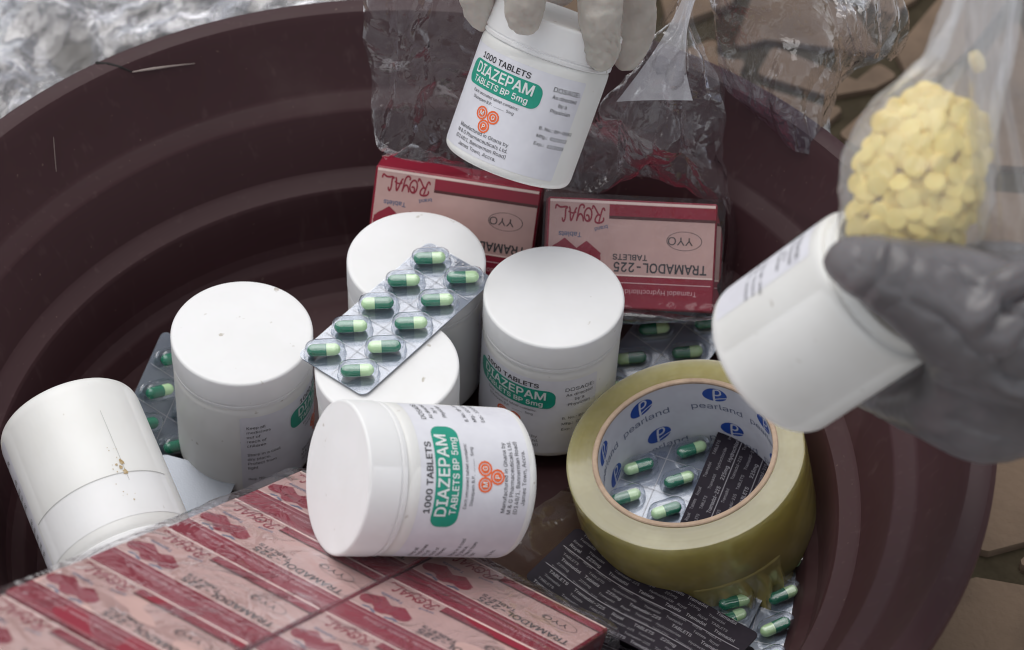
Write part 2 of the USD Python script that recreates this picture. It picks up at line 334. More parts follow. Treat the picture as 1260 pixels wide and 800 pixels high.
part('scratch', strip([rim_pt(TC - .03 - k * .022, .2186 - .0004 * k, .1262 - .001 * k) for k in range(7)], [.0005, .0009, .0011, .0009, .0007, .0005, .0003], norm((.45, -.55, .7)), .0005), 'scuff', basin)
for t0, z0, z1, w in ((2.40, .118, .106, .00012),):
    pts = []
    for k in range(6):
        z = z0 + (z1 - z0) * k / 5; t = t0 + .006 * k; pts.append(rim_pt(t, np.interp(z, [.0975, .1262], [.2028, .2188]) if z > .0975 else np.interp(z, [.06, .0922], [.175, .196]), z))
    part('scratch', strip(pts, [w * .4, w, w, w, w, w * .4], norm((-math.cos(t0), -math.sin(t0), .55)), .0006), 'scuff', basin)

# ------------------------------------------------------------------ jars
JR, JH = .03, .073
body_prof = [(0, .0012), (.022, .0012), (.0235, 0)] + rounded((.0255, 0), (.0299, 0), (.0299, .0048), n=7) + [(.0299, .0525)] + rounded((.0299, .0525), (.0299, .0560), (.0286, .0566), n=4) + [(.0282, .0568), (.0282, .0582)]
closed_body = body_prof + [(.026, .0582), (0, .0582)]
open_body = body_prof[:-2] + [(.0290, .0564)] + rounded((.0290, .0564), (.0268, .0568), (.0268, .0584), n=3) + [(.0268, .0610), (.0262, .0617), (.0254, .0610), (.0254, .0560), (.0285, .0520), (.0285, .006), (0, .004)]
lid_prof = [(0, .0566), (.0270, .0566), (.0296, .0566), (.0300, .0570), (.0300, .0583), (.0295, .0587), (.0295, .0591), (.0301, .0596), (.0302, .0600), (.0302, .0716)] + rounded((.0302, .0716), (.0302, .0729), (.0290, .0730), n=5) + [(.0280, .0730), (0, .0729)]

def label_art():
    A = {}
    deg = math.pi / 180 * JR
    A['label'] = [flat(rrect(-84 * deg, .0045, 76 * deg, .0515, .0012))]
    A['green_banner'] = [flat(rrect(-.0208, .0338, .0208, .0452, .0042))]
    A['white_text'] = [text('DIAZEPAM', .0047, 0, .0394, 'c', True, sx=.98), text('TABLETS BP 5mg', .0027, 0, .0353, 'c', True, sx=1.0)]
    A['black_text'] = [text('1000 TABLETS', .0026, -.001, .0464, 'c', True, sx=1.1)]
    small = [text('Each uncoated tablet contains:', .0013, 0, .0312, 'c'), text('Diazepam B.P.  ...........  5mg', .0013, 0, .0286, 'c')]
    small += [text(s, .00165, 0, .0143 - .0027 * k, 'c') for k, s in enumerate(('Manufactured in Ghana by', 'M & G Pharmaceuticals Ltd.', '(D148/1, Bannerman Road)', 'James Town, Accra.'))]
    xr = 60 * deg
    A['black_text'] += [text('DOSAGE:', .0021, xr, .0445, 'c', False, sx=1.1)]
    small += [text(s, .0017, xr, .0413 - .0031 * k, 'c') for k, s in enumerate(('As directed', 'by a', 'Physician'))]
    small += [text(s, .0015, 46 * deg, .0265 - .0036 * k, 'l', sx=1.1) for k, s in enumerate(('B. No.: BP-0082', 'Mfg.:  02/2022', 'Exp.:  12/2025'))]
    xl = -79 * deg
    small += [text(s, .0016, xl, .0440 - .0029 * k, 'l') for k, s in enumerate(('Keep all', 'medicines', 'out of', 'reach of', 'children'))]
    small += [text(s, .0016, xl, .0265 - .0029 * k, 'l') for k, s in enumerate(('Store in a cool', 'dry place.', 'Protect from', 'light'))]
    small += [text('Reg. No.', .0014, xl, .0105, 'l')]
    A['small_text'] = small
    hexes, marks = [], []
    for cx, cy, ch in ((-.0031, .0240, 'M'), (.0031, .0240, 'G'), (0, .0187, 'P')):
        hexes.append(flat(Point(cx, cy).buffer(.0031, quad_segs=3).difference(Point(cx, cy).buffer(.0023, quad_segs=3)))); hexes.append(flat(Point(cx, cy).buffer(.0019, quad_segs=3)))
        marks.append(text(ch, .0019, cx, cy - .0009, 'c', True))
    A['orange_emblem'] = hexes; A['emblem_letters'] = marks
    return A
ART = label_art()
off = {'label': (.00008, 'paper_label'), 'green_banner': (.00020, 'green_ink'), 'white_text': (.00032, 'white_ink'), 'black_text': (.00022, 'black_ink'), 'small_text': (.00022, 'black_ink'), 'orange_emblem': (.00020, 'orange_ink'), 'emblem_letters': (.00032, 'white_ink')}

def jar_frame(o, axis, phi, s=1.0):
    """phi: degrees from the side that faces the camera to the label's middle, towards the viewer's right with the lid up."""
    o, z = np.asarray(o, float), norm(axis); c = (EYE - o) - z * ((EYE - o) @ z); c = norm(c); r = np.cross(z, c)
    x = c * math.cos(math.radians(phi)) + r * math.sin(math.radians(phi)); return frame(o, x, np.cross(z, x), z, s)

def make_jar(label, m, lid=True, group=None, name='pill_jar'):
    t = thing(name, label, 'jar', m, group)
    part('body', lathe(closed_body if lid else open_body, 96), 'white_plastic', t, smooth=35)
    if lid: part('lid', lathe(lid_prof, 96), 'white_lid', t, smooth=35)
    lb = part('label', wrap(cat_(ART['label']), .0299, off['label'][0]), off['label'][1], t, smooth=True)
    for k in ('green_banner', 'white_text', 'black_text', 'small_text', 'orange_emblem', 'emblem_letters'):
        p = usdkit.mesh(stage, numbered(str(lb.GetPath()), k), wrap(cat_(ART[k]), .0299, off[k][0]), M[off[k][1]])
    return t
G_JARS = 'white tablet jars'
jarG = make_jar('white labelled jar lying on its side on the pink boxes, lid to the left', jar_frame((-.0032, -.1007, .0954), (-.874, -.277, .378), 4), group=G_JARS)
copy(jarG, jar_frame((.0149, .0034, .0220), (.042, -.003, .999), -32), 'upright white jar with green label, between the capsule blister and the tape roll')
copy(jarG, jar_frame((-.0436, .0259, .0205), (.03, .008, 1), 150), 'upright white jar at the back, its lid under the upper half of the blister')
copy(jarG, jar_frame((-.0521, -.0355, .0205), (0, 0, 1), 170), 'white jar mostly hidden behind the lying jar, lid under the blister')
copy(jarG, jar_frame((-.1179, -.0115, .0155), (.045, -.004, .999), 79), 'upright white jar left of the capsule blister, only its label edge showing')
BJ = np.array([-.0025, .0455, .1308])
copy(jarG, jar_frame(BJ, (.33, .486, .809), -31, .94), 'white jar tilted in the gloved hand at the top, label in full view')
HM = jar_frame((-.1848, -.053, .0802), (.411, -.892, -.189), 150)
HM = Gf.Matrix4d(*[HM[r][c] * (1.33 if r == 2 else 1.0) for r in range(4) for c in range(4)])
jarH = copy(jarG, HM, 'stained blank white jar lying at the far left, lid end behind the pink boxes', instance=False)
CJ, CA = np.array([.092, -.1392, .2094]), norm((.617, -.082, .783))
make_jar('open white jar tilted in the grey glove, under the bag of yellow tablets', jar_frame(CJ, CA, -124), lid=False, group=G_JARS, name='open_jar')
# brown stain on the far-left jar
def spot(cx, cy, r, seed, n=14):
    a = np.linspace(0, 2 * np.pi, n, endpoint=False); g = np.random.default_rng(seed)
    return Polygon([(cx + r * (1 + g.uniform(-.45, .45)) * math.cos(t), cy + r * (1 + g.uniform(-.45, .45)) * math.sin(t)) for t in a]).buffer(0)
JH_TURN = -26 
sg = np.random.default_rng(5)
stains = unary_union([spot(0, 0, .0010, 1), spot(.0012, .0017, .0007, 2), spot(.0002, .0036, .0010, 3), spot(.0026, .0005, .0004, 4)] + [spot(.0018 + sg.uniform(-.004, .004), sg.uniform(-.006, .014), sg.uniform(.00012, .0003), 10 + k, 7) for k in range(14)])
mm = wrap(flat(stains), .0299, .0003)
STH = math.radians(-150 + JH_TURN); c_, s_ = math.cos(STH), math.sin(STH)
mv = mm.vertices @ np.array([[c_, s_, 0], [-s_, c_, 0], [0, 0, 1]]) + [0, 0, .0335]
part('stain', tm(mv, mm.faces), 'stain', jarH)
band = wrap(flat(sbox(-.020, .0372, .046, .0522)), .0299, .00012); bv = band.vertices @ np.array([[c_, s_, 0], [-s_, c_, 0], [0, 0, 1]])
part('blank_label', tm(bv, band.faces), 'white_lid', jarH, smooth=True)
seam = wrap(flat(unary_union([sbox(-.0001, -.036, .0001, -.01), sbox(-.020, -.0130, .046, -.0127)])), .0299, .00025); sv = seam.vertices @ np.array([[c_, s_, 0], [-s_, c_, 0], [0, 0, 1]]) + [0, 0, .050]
part('label_edge', tm(sv, seam.faces), 'label_shadow', jarH)

# ------------------------------------------------------------------ tramadol cartons
BW, BH, BT = .0740, .0474, .020           # width, height, thickness; local: x right, y up, z out of the printed face; origin at the face's top left
def u(x): return x * BW
def w_(y): return -y * BH
def curve(pts, width, n=40):
    p = np.asarray(pts, float); t = np.arange(len(p)); q = CubicSpline(t, p)(np.linspace(0, len(p) - 1, n))
    return LineString(q).buffer(width / 2, quad_segs=3)
def script_royal():
    """The word ROYAL as a brush script, one unit tall, about 4.6 wide."""
    W = .15; g = []
    g += [curve([(.05, .1), (.18, .5), (.3, .95)], W), curve([(-.12, .72), (.15, 1.05), (.65, 1.0), (.6, .62), (.25, .5)], W), curve([(.28, .5), (.55, .25), (.85, -.12), (1.0, .02)], W), curve([(.05, .1), (-.08, -.02), (-.2, .12)], W)]
    g += [curve([(1.5, .95), (1.1, .75), (1.1, .2), (1.45, .02), (1.75, .35), (1.7, .8), (1.4, .98), (1.3, .7), (1.55, .55)], W)]
    g += [curve([(1.85, .95), (2.0, .55), (2.25, .5), (2.5, .95)], W), curve([(2.5, .95), (2.38, .35), (2.2, -.15), (1.9, -.2), (1.85, 0)], W)]
    g += [curve([(2.55, .05), (2.8, .5), (3.05, .98), (3.15, .5), (3.25, .02)], W), curve([(2.6, .35), (2.95, .42), (3.3, .32)], W * .8)]
    g += [curve([(3.9, .85), (3.75, 1.05), (3.62, .7), (3.6, .15), (3.45, .05), (3.6, -.02), (4.1, .02), (4.45, -.12), (4.6, .1)], W)]
    return unary_union(g)
def heart(cx, cy, s):
    k = abs(s)
    return unary_union([Point(cx - .28 * s, cy).buffer(.38 * k), Point(cx + .28 * s, cy).buffer(.38 * k), Polygon([(cx - .60 * s, cy - .22 * s), (cx + .60 * s, cy - .22 * s), (cx, cy - .70 * s)]).buffer(.06 * k)])
def box_art():
    A = {}
    A['pink_panel'] = [flat(sbox(u(.011), w_(.70), u(.989), w_(.016)))]
    A['pale_border'] = [flat(unary_union([sbox(u(.011), w_(.040), u(.989), w_(.017)), sbox(u(.011), w_(.70), u(.989), w_(.685))]))]
    A['red_band'] = [flat(sbox(u(.362), w_(.150), u(.994), w_(.045)))]
    A['brown_line'] = [flat(sbox(u(.362), w_(.178), u(.994), w_(.150)))]
    roy = affinity.scale(script_royal(), u(.29) / 4.8, BH * .125, origin=(0, 0)); roy = affinity.translate(affinity.rotate(roy, 180, origin=(0, 0)), u(.322), w_(.088))
    A['red_script'] = [flat(roy)]
    hs = unary_union([heart(u(.105), w_(.53), -.0098), heart(u(.235), w_(.55), -.0098), Point(u(.17), w_(.60)).buffer(.003), curve([(u(.03), w_(.52)), (u(.06), w_(.45)), (u(.12), w_(.43))], .0022)])
    A['heart_emblem'] = [flat(hs)]
    A['dark_text'] = [text('TRAMADOL-225', .0040, u(.955), w_(.575), 'l', True, sx=.041 / text('TRAMADOL-225', .0040, 0, 0, 'l', True).vertices[:, 0].max(), rot=180), text('TABLETS', .0024, u(.60), w_(.50), 'l', True, rot=180, sx=1.05), text('YYO', .0034, u(.865), w_(.322), 'l', False, rot=180, sx=1.15)]
    A['dark_text'] += [flat(affinity.translate(affinity.scale(Point(0, 0).buffer(1, quad_segs=12).difference(Point(0, 0).buffer(.962, quad_segs=12)), u(.105), BH * .088), u(.812), w_(.355)))]
    A['green_text'] = [flat(affinity.rotate(affinity.scale(Point(u(x), w_(y)).buffer(.0012, quad_segs=3), 1.5, .6), r)) for x, y, r in ((.10, .655, 20), (.145, .675, -30), (.24, .672, 25), (.27, .655, -15))] + [text('brand', .0016, u(.355), w_(.235), 'l', True, rot=195), text('Tablets', .0021, u(.205), w_(.315), 'l', True, rot=180)]
    A['pale_text'] = [text('Tramadol Hydrochloride Tablets 225mg', .0021, u(.90), w_(.82), 'l', False, rot=180, sx=1.0), flat(sbox(u(.02), w_(.765), u(.98), w_(.757)))]
    return A
BA = box_art()
boff = {'pink_panel': (.00006, 'pink_card'), 'pale_border': (.00010, 'pale_card'), 'red_band': (.00012, 'red_card'), 'brown_line': (.00012, 'brown_ink'), 'red_script': (.00014, 'red_card'), 'heart_emblem': (.00014, 'red_card'), 'dark_text': (.00018, 'black_ink'), 'green_text': (.00016, 'slate_ink'), 'pale_text': (.00014, 'pale_print')}
def bevel_box(x0, y0, z0, x1, y1, z1, r):
    hull = m3.Manifold.hull_points([(x, y, z) for sx in (0, 1) for sy in (0, 1) for sz in (0, 1) for (a, b, c) in ((r, 0, 0), (0, r, 0), (0, 0, r))
                                    for x, y, z in [((x0 + r - a) if sx == 0 else (x1 - r + a), (y0 + r - b) if sy == 0 else (y1 - r + b), (z0 + r - c) if sz == 0 else (z1 - r + c))]])
    q = hull.to_mesh(); return tm(q.vert_properties[:, :3], q.tri_verts)
def make_box(label, m, group=None):
    t = thing('medicine_box', label, 'box', m, group)
    c = part('carton', bevel_box(0, -BH, -BT, BW, 0, 0, .0007), 'red_card', t)
    part('side_flap', trimesh.creation.box(bounds=((BW - .0001, -BH + .0012, -BT + .001), (BW + .0003, -.0012, -.0012))), 'dark_red_card', t)
    part('side_flap', trimesh.creation.box(bounds=((-.0003, -BH + .0012, -BT + .001), (.0001, -.0012, -.0012))), 'dark_red_card', t)
    for k, (o, mt) in boff.items(): part(k, lift(cat_(BA[k]), o), mt, t)
    return t
def face_frame(o, X, Y): X = norm(X); Z = norm(np.cross(X, Y)); return frame(o, X, np.cross(Z, X), Z)
BXR = np.array([.016, .0518, .1067])
boxR = make_box('pink and red box upside down at the back, right of the bagged pair', face_frame(BXR, (.999, -.016, -.049), (.05, .705, .705)))
copy(boxR, face_frame((-.0600, .0750, .1035), (.986, -.150, -.062), (.0, .50, .866)), 'pink and red box at the back, left of the bagged pair, behind a jar lid')
copy(boxR, face_frame(BXR + np.array([.0046, .0151, -.0166]), (.999, -.016, -.049), (.05, .705, .705)), 'red box standing behind the right bagged box, only its edge showing')
PO, PX_, PY_, PZ_ = np.array([-.1096, -.1064, .0952]), np.array([.8419, -.5397, .0017]), np.array([.4632, .721, -.5154]), np.array([.2769, .4347, .857])
STW, STH_ = .07508, .04832
def on_pack(a, b, h=0): return PO + PX_ * (a * STW) + PY_ * (b * STH_) + PZ_ * h
spare = np.random.default_rng(11)
names = {(0, -1): 'box topmost in the wrapped pack, its corner before the upright jar', (1, -1): 'box at the right end of the wrapped pack, nearest the tape roll', (0, 0): 'box in the left column of the wrapped pack, second row from its top', (1, 0): 'box in the right column of the wrapped pack, under the lying jar base',
         (0, 1): 'box in the left column of the wrapped pack, third row from its top', (1, 1): 'box in the right column of the wrapped pack, third row from its top',
         (0, 2): 'box in the left column of the wrapped pack, fourth row from its top', (0, 3): 'box in the left column of the wrapped pack, fifth row from its top', (0, 4): 'box at the bottom left corner of the photo',
         (1, 2): 'box in the right column of the wrapped pack, fourth row from its top'}
for (cx, cy), s in names.items():
    o = on_pack(cx + .002, -cy - .004 + (0 if cx == 0 else -.002), spare.uniform(-.0012, 0))
    tilt = spare.normal(0, .010, 2)
    copy(boxR, face_frame(o, PX_ + PZ_ * tilt[0], PY_ + PZ_ * tilt[1]), 'pink ' + s.replace('box in the ', 'box, '), group='shrink-wrapped pack of medicine boxes')

# ------------------------------------------------------------------ capsule blisters
BLW, BLH = .086, .037                      # local: x along, y across, z up
CAPA = math.radians(-47.5)
def capsule_mesh(r, L, z0=0, n=16):
    """Half open capsules: returns dark and light halves along +x."""
    def half(r, x0, x1):
        t = np.linspace(0, np.pi / 2, 6); pr = [(r, x0)] + [(r * math.cos(a), x1 - r + r * math.sin(a)) for a in t]
        m = lathe(pr, n); v = m.vertices; return tm(np.c_[v[:, 2], v[:, 0], v[:, 1]], m.faces)
    a = half(r, -.0012, L / 2); b = half(r * .965, -.0012, L / 2); b = tm(b.vertices * [-1, -1, 1], b.faces)
    return a, b
def stadium_dome(L, r, h, nx=22, ny=9):
    """A blister pocket: rounded bump over a stadium, closed to the sheet by its brim."""
    rings = []
    for k, (sc, z) in enumerate(((1.10, 0), (1.02, .0003), (1.0, .0012), (.97, h * .62), (.86, h * .88), (.6, h * .985), (.2, h))):
        s = LineString([(-(L / 2 - r), 0), (L / 2 - r, 0)]).buffer(r * sc, quad_segs=6); p = np.array(s.exterior.coords)[:-1]
        rings.append(np.c_[p, np.full(len(p), z)])
    n = len(rings[0]); v = np.vstack(rings + [[(0, 0, h)]]); f = []
    for k in range(len(rings) - 1):
        for i in range(n):
            j = (i + 1) % n; f += [(k * n + i, k * n + j, (k + 1) * n + j), (k * n + i, (k + 1) * n + j, (k + 1) * n + i)]
    k = len(rings) - 1
    f += [(k * n + i, k * n + (i + 1) % n, len(v) - 1) for i in range(n)]
    m = tm(v, f)
    if m.face_normals[:, 2].mean() < 0: m.faces = m.faces[:, ::-1]
    return m
def make_blister(label, m, group=None, seed=1, cols=5):
    t = thing('blister_pack', label, 'blister pack', m, group)
    g = np.random.default_rng(seed); W = BLW * cols / 5
    sh = rrect(-W / 2, -BLH / 2, W / 2, BLH / 2, .0035)
    b = trimesh.creation.extrude_polygon(sh, .0003, engine='earcut'); sheet_ = part('foil_sheet', b, 'foil', t)
    part('clear_sheet', trimesh.creation.extrude_polygon(sh, .00025, engine='earcut').apply_translation((0, 0, .0005)), 'pvc', t)
    lines = [sbox(-W / 2 + W * k / cols - .00012, -BLH / 2 + .001, -W / 2 + W * k / cols + .00012, BLH / 2 - .001) for k in range(1, cols)] + [sbox(-W / 2 + .001, -.00012, W / 2 - .001, .00012)]
    part('score_line', lift(cat_([flat(q) for q in lines]), .0009), 'foil_print', t)
    if cols == 5: part('batch_dots', lift(cat_([flat(Point(W / 2 - .0022 + g.uniform(-.0004, .0004), y).buffer(.0005, quad_segs=3)) for y in np.linspace(-.013, .012, 8)]), .0009), 'foil_print', t)
    ca, cb = capsule_mesh(.0027, .0140); pk = stadium_dome(.0172, .0046, .0062)
    R0 = np.array([[math.cos(CAPA), -math.sin(CAPA), 0], [math.sin(CAPA), math.cos(CAPA), 0], [0, 0, 1]])
    for i in range(cols):
        for j in range(2):
            x, y = -W / 2 + W * (i + .5) / cols - .001, (j - .5) * BLH * .50
            Rr = R0 @ (np.diag([-1., -1, 1]) if g.uniform() < .75 else np.eye(3)); dz = np.array([x, y, 0])
            sl = np.array([-.0005, -.0002, .0038])
            cp = part('capsule', tm(cb.vertices @ Rr.T + dz + R0 @ sl, cb.faces), 'capsule_light', t, smooth=40)
            usdkit.mesh(stage, str(cp.GetPath()) + '/capsule_cap', tm(ca.vertices @ Rr.T + dz + R0 @ sl, ca.faces), M['capsule_dark'], smooth=40)
            part('blister_pocket', tm(pk.vertices @ R0.T + dz + [0, 0, .0008], pk.faces), 'pvc', t, smooth=60)
    return t
def plane_frame(o, X, Z): Z = norm(Z); X = np.asarray(X, float); X = norm(X - Z * (X @ Z)); return frame(o, X, np.cross(Z, X), Z)
bl = make_blister('silver blister of ten green capsules lying across two white jar lids', plane_frame((-.0486, -.0093, .0946), (.0545, .0685, -.001), (0, 0, 1)))
CAPG = 'green capsule blisters'
keys(bl, group=CAPG)
copy(bl, plane_frame((-.1560, -.0150, .026), (.35, .86, .30), (.62, -.42, .66)), 'silver capsule blister leaning on the basin wall behind the stained jar', CAPG)
copy(bl, plane_frame((0.062049, 0.019414, 0.03), (.62, .75, .30), (-.05, -.45, .88)), 'shaded capsule blister standing in the dark gap between a jar and the tape roll', CAPG)
copy(bl, plane_frame((0.06444, -0.037269, 0.024), (.35, .93, -.05), (.02, -.1, 1)), 'silver capsule blister seen through the left of the tape roll hole', CAPG)
copy(bl, plane_frame((0.085066, -0.10237, 0.0225), (.42, .9, .0), (0, 0, 1)), 'silver capsule blister poking out under the front of the tape roll', CAPG)
copy(bl, plane_frame((0.10497, -0.09797, 0.0195), (.25, .97, .0), (0, 0, 1)), 'capsule blister poking out rightmost under the tape roll', CAPG)
copy(bl, plane_frame((-0.14945, -0.071437, 0.02), (.30, .95, .06), (0, .1, -1)), 'overturned blister, pale foil back showing between the upright jar and pink boxes', CAPG)

# dark foil strips with white lettering
def make_strip(label, m, L, Wd, lines, seed, bend=.0):
    t = thing('foil_strip', label, 'blister foil', m, 'dark lettered foil strips')
    g = np.random.default_rng(seed)
    b = split_long(trimesh.creation.extrude_polygon(rrect(-L / 2, -Wd / 2, L / 2, Wd / 2, .003), .0006, engine='earcut'), .008)
    words = ['Tramadol', 'Hydrochloride', 'Tablets', '225mg', 'TABLETS', 'Tramadol-225', 'Royal', 'Tramadol']
    ms = []
    for k in range(lines):
        y = -Wd / 2 + Wd * (k + .5) / lines; x = -L / 2 + .003 + g.uniform(0, .003)
        while x < L / 2 - .012:
            s = words[g.integers(len(words))]; q = text(s, .0013 + .0003 * (k % 3 == 0), x, y - .0007, 'l', k % 3 == 0)
            x = q.vertices[:, 0].max() + .0016 + g.uniform(0, .004)
            if x < L / 2 - .002: ms.append(q)
    bendf = lambda m_: tm(m_.vertices + np.c_[np.zeros((len(m_.vertices), 2)), bend * ((m_.vertices[:, 0] / L) ** 2 * 4 + .35 * np.sin(m_.vertices[:, 0] / L * 9))], m_.faces)
    part('foil', bendf(b), 'dark_foil', t); part('lettering', bendf(lift(cat_(ms), .0009)), 'strip_print', t)
    part('seam_line', bendf(lift(split_long(flat(unary_union([sbox(-L / 2 + .002, y - .0002, L / 2 - .002, y + .0002) for y in (-Wd / 6, Wd / 6)])), .008), .0008)), 'strip_print', t)
make_strip('dark foil strip with white lettering between the pink boxes and tape roll', plane_frame((0.052861, -0.11742, 0.033), (.80, -.60, -.02), (.06, .1, .99)), .092, .038, 13, 2, .003)
make_strip('dark foil strip with white lettering seen through the right of the tape roll hole', plane_frame((0.099009, -0.044557, 0.03), (.35, .93, .0), (.1, -.12, .98)), .075, .034, 9, 3, .002)
make_strip('dark foil strip in the shade under the front of the pink box pack end', plane_frame((0.056877, -0.12912, 0.022), (.9, -.42, .0), (0, 0, 1)), .08, .036, 9, 5, .002)

# ------------------------------------------------------------------ roll of packing tape
TO, TA = np.array([.0815, -.0565, .0180]), norm((-.1945, -.033, .98)); TI, TR, TH = .0370, .0505, .0475
TX_ = norm(np.cross(TA, [1, 0, 0]) * -1); TX_ = norm(BACK * 0 + np.array([0, -1, 0]) - TA * (np.array([0, -1, 0]) @ TA))
tape = thing('tape_roll', 'wide roll of yellowish clear packing tape on a printed paper core', 'tape', frame(TO, TX_, np.cross(TA, TX_), TA))
g = np.random.default_rng(4)
side = [(TI + .0023, .0004), (TR - .001, 0)] + rounded((TR - .001, 0), (TR, 0), (TR, .001), n=3)
for k in range(1, 30): side.append((TR + g.uniform(-.00006, .00006), .001 + (TH - .002) * k / 30))
side += rounded((TR, TH - .001), (TR, TH), (TR - .001, TH), n=3)
nring = 16
for k in range(1, nring): side.append((TR - .001 - (TR - TI - .0033) * k / nring, TH + g.uniform(-.00004, .00004)))
side += [(TI + .0023, TH)]
wm = lathe(side, 240); wv = wm.vertices.copy(); wa = np.arctan2(wv[:, 1], wv[:, 0]); rr_ = np.hypot(wv[:, 0], wv[:, 1])
on = np.clip((rr_ - TR + .0015) / .0012, 0, 1) * np.exp(-((wa - .30) / .52) ** 2) * np.clip(1 - wv[:, 2] / .024, 0, 1) ** 1.3      # the loose end puckers at the front
pk_ = 0 * on * (.0030 + .0030 * np.abs(np.sin(wa * 9 + 1.5 * np.sin(wv[:, 2] * 160))) + .0016 * np.sin(wa * 31 + wv[:, 2] * 210))
bub = np.clip((rr_ - TR + .0015) / .0012, 0, 1) * .0005 * (meshkit.noise(wv * 90, 3) - .5)
wv[:, :2] *= (1 + (pk_ + bub) / np.maximum(rr_, 1e-6))[:, None]; wv[:, 2] -= 0 * on * np.abs(np.sin(wa * 11 + .6))
part('tape_winding', tm(wv, wm.faces), 'tape_side', tape, smooth=40)
part('core_tube', lathe([(TI, .0002), (TI + .0023, .0002), (TI + .0023, TH + .0003), (TI + .0018, TH + .0007), (TI + .0004, TH + .0007), (TI, TH + .0003)], 128, closed=True), 'cardboard', tape, smooth=30)
liner = part('core_paper', wrap(flat(sbox(-math.pi * TI, .0006, math.pi * TI, TH - .0006)), TI, .0001, .003, inside=True), 'core_paper', tape, smooth=True)
def emblem(s):
    e = affinity.scale(Point(0, 0).buffer(1, quad_segs=12), 1.15 * s, .85 * s)
    cut = unary_union([curve([(-.35 * s, -.9 * s), (-.15 * s, -.1 * s), (.12 * s, .62 * s)], .2 * s), curve([(.1 * s, .6 * s), (.62 * s, .5 * s), (.5 * s, .05 * s), (-.05 * s, -.02 * s)], .18 * s), curve([(-.3 * s, -.62 * s), (.3 * s, -.5 * s), (1.2 * s, -.35 * s)], .12 * s)])
    return affinity.rotate(e.difference(cut), 12)
emb, wrd = [], []
for k in range(8):
    for a0, ye, yt in ((22, .0405, .0295), (30 - 90 / 8.4 * 0, .0185, .0075)):
        x = -math.pi * TI + ((math.radians(a0 + k * 44) + .0) % (2 * math.pi)) * TI
        if abs(x) > math.pi * TI - .011: x = math.copysign(math.pi * TI - .011, x)
        emb.append(flat(affinity.translate(emblem(.0050), x, ye))); wrd.append(text('pearland', .0036, x, yt + .001, 'c', False, sx=1.2))
usdkit.mesh(stage, str(liner.GetPath()) + '/blue_emblem', wrap(cat_(emb), TI, .0002, .003, inside=True), M['blue_ink'])
usdkit.mesh(stage, str(liner.GetPath()) + '/lettering', wrap(cat_(wrd), TI, .0002, .003, inside=True), M['slate_ink'])

nA, nB = 150, 30; ang = np.linspace(-.20, .86, nA); zz = np.linspace(-.0045, .020, nB); Pt = np.zeros((nA, nB, 3))
pl = [(-.02, .060, .0030, .012), (.15, .085, .0048, .016), (.33, .075, .0058, .019), (.50, .09, .0052, .017), (.66, .055, .0030, .013)]   # pleats: angle, half width, depth, height
for i, a in enumerate(ang):
    for j, z in enumerate(zz):
        d = 0
        for a0, wd, dp, hz in pl:
            k = max(0, 1 - z / hz); e = abs(a - a0 - .03 * math.sin(z * 200)) / (wd * (.35 + .65 * k) + 1e-6)
            d = max(d, dp * k ** 1.1 * max(0, 1 - e) ** .8)
        ed = min(1, 6 * (a - ang[0]), 6 * (ang[-1] - a))
        rr = TR - .0012 + ed * (.0016 + d) * (1 if j < nB - 1 else .5) - (.0008 if j >= nB - 2 else 0)
        zl = z - ed * (1 - j / (nB - 1)) ** 3 * .0020 * math.sin(a * 23)
        Pt[i, j] = (rr * math.cos(a), rr * math.sin(a), zl)
part('loose_end', grid(Pt), 'tape_end', tape, smooth=35)

# ------------------------------------------------------------------ clear plastic
rows = []
for b in (1.07, 1.0, .5, .0, -.5, -1, -1.5, -2, -2.5, -3, -3.5, -4, -5.2):
    rows.append([on_pack(a, b, h) for a, h in ((-.03, -.012), (-.008, .0004), (.3, .0012), (.65, .0010), (.98, .0013), (1.03, .0013), (1.4, .0012), (1.8, .0011), (2.008, .0004), (2.03, -.012))])
rows[0] = [p - PZ_ * .010 for p in rows[0]]
single('shrink_film', sheet(rows, 150, 120, .0011, 55, 3, folds=16, fold_dir=0), 'film_shrink', 'clear creased shrink film stretched over the pack of pink boxes in the foreground', 'plastic film', smooth=True)

bag = thing('plastic_bag', 'clear plastic bag pulled open around the two upright medicine boxes at the back', 'plastic bag')
def bx(x, y, d): return BXR + np.array([.999, -.016, -.049]) * x + np.array([.05, .705, .705]) * y + np.array([.011, -.705, .705]) * d
part('front_film', sheet([[bx(x, y, .0012 + (.001 if y < -.04 else 0)) for x in (-.002, .02, .04, .06, .0775)] for y in (.002, -.012, -.025, -.04, -.046, -.053)], 70, 70, .0011, 60, 8), 'film_clear', bag, smooth=18)
part('side_film', sheet([[(0.091324, 0.050779, 0.10711), (0.093511, 0.03961, 0.08976), (0.089683, 0.025766, 0.063042)], [(0.097646, 0.063358, 0.091484), (0.099524, 0.051125, 0.073138), (0.095598, 0.033984, 0.050182)], [(0.1001, 0.07614, 0.076051), (0.10047, 0.061171, 0.061995), (0.097219, 0.04322, 0.038279)]], 30, 40, .002, 60, 9), 'film_clear', bag, smooth=18)
part('lower_fold', sheet([[(0.021448, 0.023531, 0.06643), (0.04647, 0.02301, 0.065941), (0.071492, 0.021967, 0.064962), (0.08722, 0.021967, 0.064962)], [(0.021295, 0.015427, 0.069794), (0.046057, 0.013277, 0.070519), (0.070921, 0.013188, 0.069064), (0.088178, 0.015764, 0.067368)], [(0.021619, 0.025272, 0.055719), (0.046717, 0.022691, 0.057411), (0.071873, 0.022167, 0.056919), (0.089359, 0.02501, 0.055473)]], 30, 70, .003, 55, 10), 'film_crumpled', bag, smooth=18)
